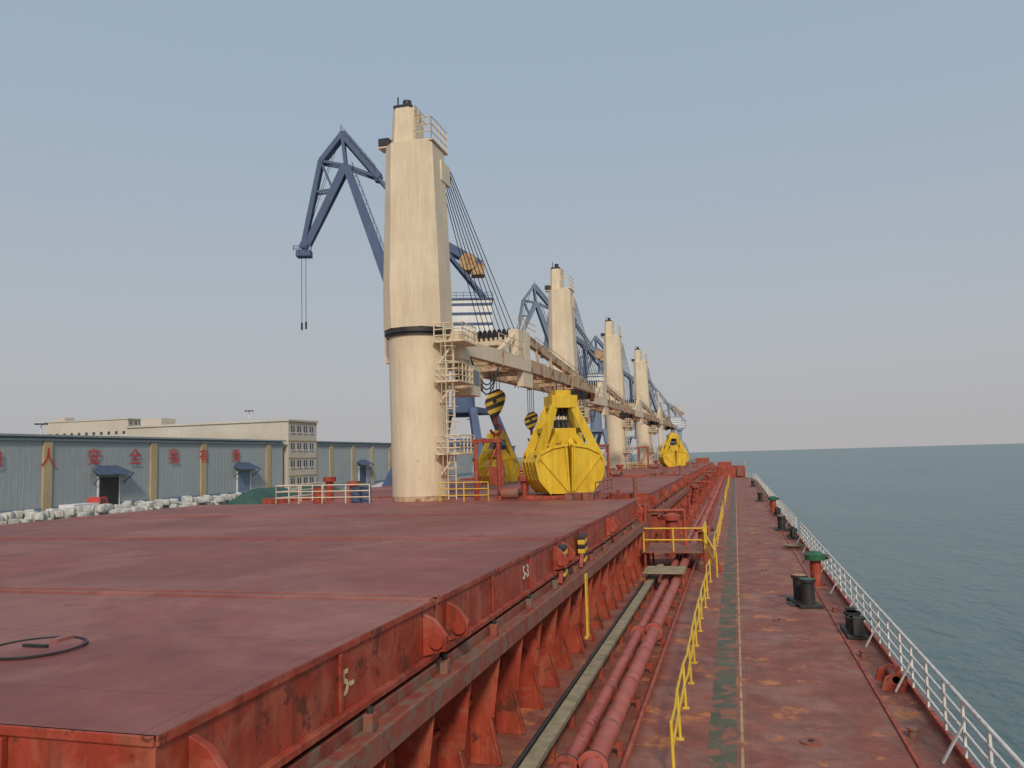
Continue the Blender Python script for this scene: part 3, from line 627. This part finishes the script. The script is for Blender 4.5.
for r in range(4):
    for k in range(62):
        for l in range(3):
            y=66+k*1.1+random.uniform(-.4,.4)
            if random.random()<.12+.25*l: continue
            c=Vector((-84.5-r*1.4+random.uniform(-.5,.5),y,-1.0+l*.75+random.uniform(-.2,.1))); w=random.uniform(.5,.7); hgt=random.uniform(.36,.5); rz=random.uniform(0,3)
            def rr_(w_,z_): return [(c.x+w_*math.cos(rz+t*math.pi/4)*(1.25 if t%2 else 1),c.y+w_*math.sin(rz+t*math.pi/4)*(1.25 if t%2 else 1),c.z+z_+random.uniform(-.06,.06)) for t in range(8)]
            b.loft([rr_(w*.95,-hgt),rr_(w*1.05,-hgt*.4),rr_(w,hgt*.6),rr_(w*.8,hgt)],'bag')
b.obj('bulk_bag_stack')
def mound(x,y,lx,ly,h,mt,name):
    b=MB(); nx=14; ny=14; vs=[]
    for j in range(ny+1):
        for i in range(nx+1):
            u=i/nx*2-1; v=j/ny*2-1
            z=max(0,1-abs(u)**2.2)*max(0,1-abs(v)**2.6); z=z**.6*h*(1+random.uniform(-.08,.08))
            vs.append((x+u*lx,y+v*ly,-1.49+z))
    b.add(vs,[(j*(nx+1)+i,j*(nx+1)+i+1,(j+1)*(nx+1)+i+1,(j+1)*(nx+1)+i) for j in range(ny) for i in range(nx)],mt,True); b.obj(name)
mound(-80,126,4,9,3.3,'tarp','tarpaulin_covered_pile'); mound(-84,150,4,8,3.0,'tarp','tarpaulin_covered_pile'); mound(-78,175,4,12,2.6,'bag','tarpaulin_covered_pile')
b=MB()
b.bb(-1.25,1.25,-3.6,2.2,1.0,1.25,'black'); b.bb(-1.3,1.3,-3.6,2.0,1.25,2.2,'whouse'); b.loft([[(-1.2,2.3,.8),(1.2,2.3,.8),(1.2,4.4,.8),(-1.2,4.4,.8)],[(-1.2,2.3,2.0),(1.2,2.3,2.0),(1.2,4.4,2.0),(-1.2,4.4,2.0)],[(-1.1,2.4,3.0),(1.1,2.4,3.0),(1.1,4.0,3.0),(-1.1,4.0,3.0)]],'redsign')
b.box((0,4.28,2.45),(1.9,.1,.8),'glass',rx=-.35); b.box((1.17,3.2,2.4),(.06,1.2,.7),'glass')
for y in(-2.8,-1.6,3.3):
    for x in(-1.1,1.1): b.cyl((x-.16,y,.52),(x+.16,y,.52),.52,'black',seg=18)
b.obj('parked_truck',(-98,103,-1.5),.1,bevel=.03)
# ---------------------------------------------------------------- light
el=math.radians(36); az=math.radians(160)
S=Vector((math.sin(az)*math.cos(el),math.cos(az)*math.cos(el),math.sin(el)))
sl=bpy.data.lights.new('sun','SUN'); sl.energy=2.3; sl.angle=math.radians(8.0); sl.color=(1.0,.88,.72)
so=bpy.data.objects.new('sun',sl); scn.collection.objects.link(so); so.rotation_euler=(-S).to_track_quat('-Z','Y').to_euler()
w=bpy.data.worlds.new('World'); scn.world=w; w.use_nodes=True; nt=w.node_tree; nt.nodes.clear(); L=nt.links.new
out=nd(nt,'ShaderNodeOutputWorld'); sky=nd(nt,'ShaderNodeTexSky',sky_type='NISHITA'); sky.sun_disc=False; sky.sun_elevation=el; sky.sun_rotation=az; sky.air_density=1.2; sky.dust_density=5; sky.ozone_density=1.5
bg=nd(nt,'ShaderNodeBackground'); bg.inputs[1].default_value=.09; L(sky.outputs[0],bg.inputs[0])
tc=nd(nt,'ShaderNodeTexCoord'); sp=nd(nt,'ShaderNodeSeparateXYZ'); L(tc.outputs['Generated'],sp.inputs[0])
rp=nd(nt,'ShaderNodeValToRGB'); e=rp.color_ramp.elements
e[0].position=0.0; e[0].color=(.50,.485,.495,1); e[1].position=1; e[1].color=(.30,.41,.53,1)
x=e.new(.12); x.color=(.475,.495,.525,1); x=e.new(.42); x.color=(.37,.465,.565,1)
L(sp.outputs['Z'],rp.inputs[0])
bg2=nd(nt,'ShaderNodeBackground'); L(rp.outputs[0],bg2.inputs[0]); bg2.inputs[1].default_value=1.0
ms=nd(nt,'ShaderNodeMixShader'); ms.inputs[0].default_value=.86; L(bg.outputs[0],ms.inputs[1]); L(bg2.outputs[0],ms.inputs[2]); L(ms.outputs[0],out.inputs[0])
# ---------------------------------------------------------------- camera
cam=bpy.data.cameras.new('camera'); cam.lens=28.12; cam.sensor_width=36; cam.clip_end=80000; cam.clip_start=.1
co=bpy.data.objects.new('camera',cam); scn.collection.objects.link(co); co.location=(0,0,6)
R=Matrix.Rotation(math.radians(15.38),4,'Z')@Matrix.Rotation(math.radians(90+5.23),4,'X')@Matrix.Rotation(math.radians(-1.6),4,'Z')
co.rotation_euler=R.to_euler(); scn.camera=co
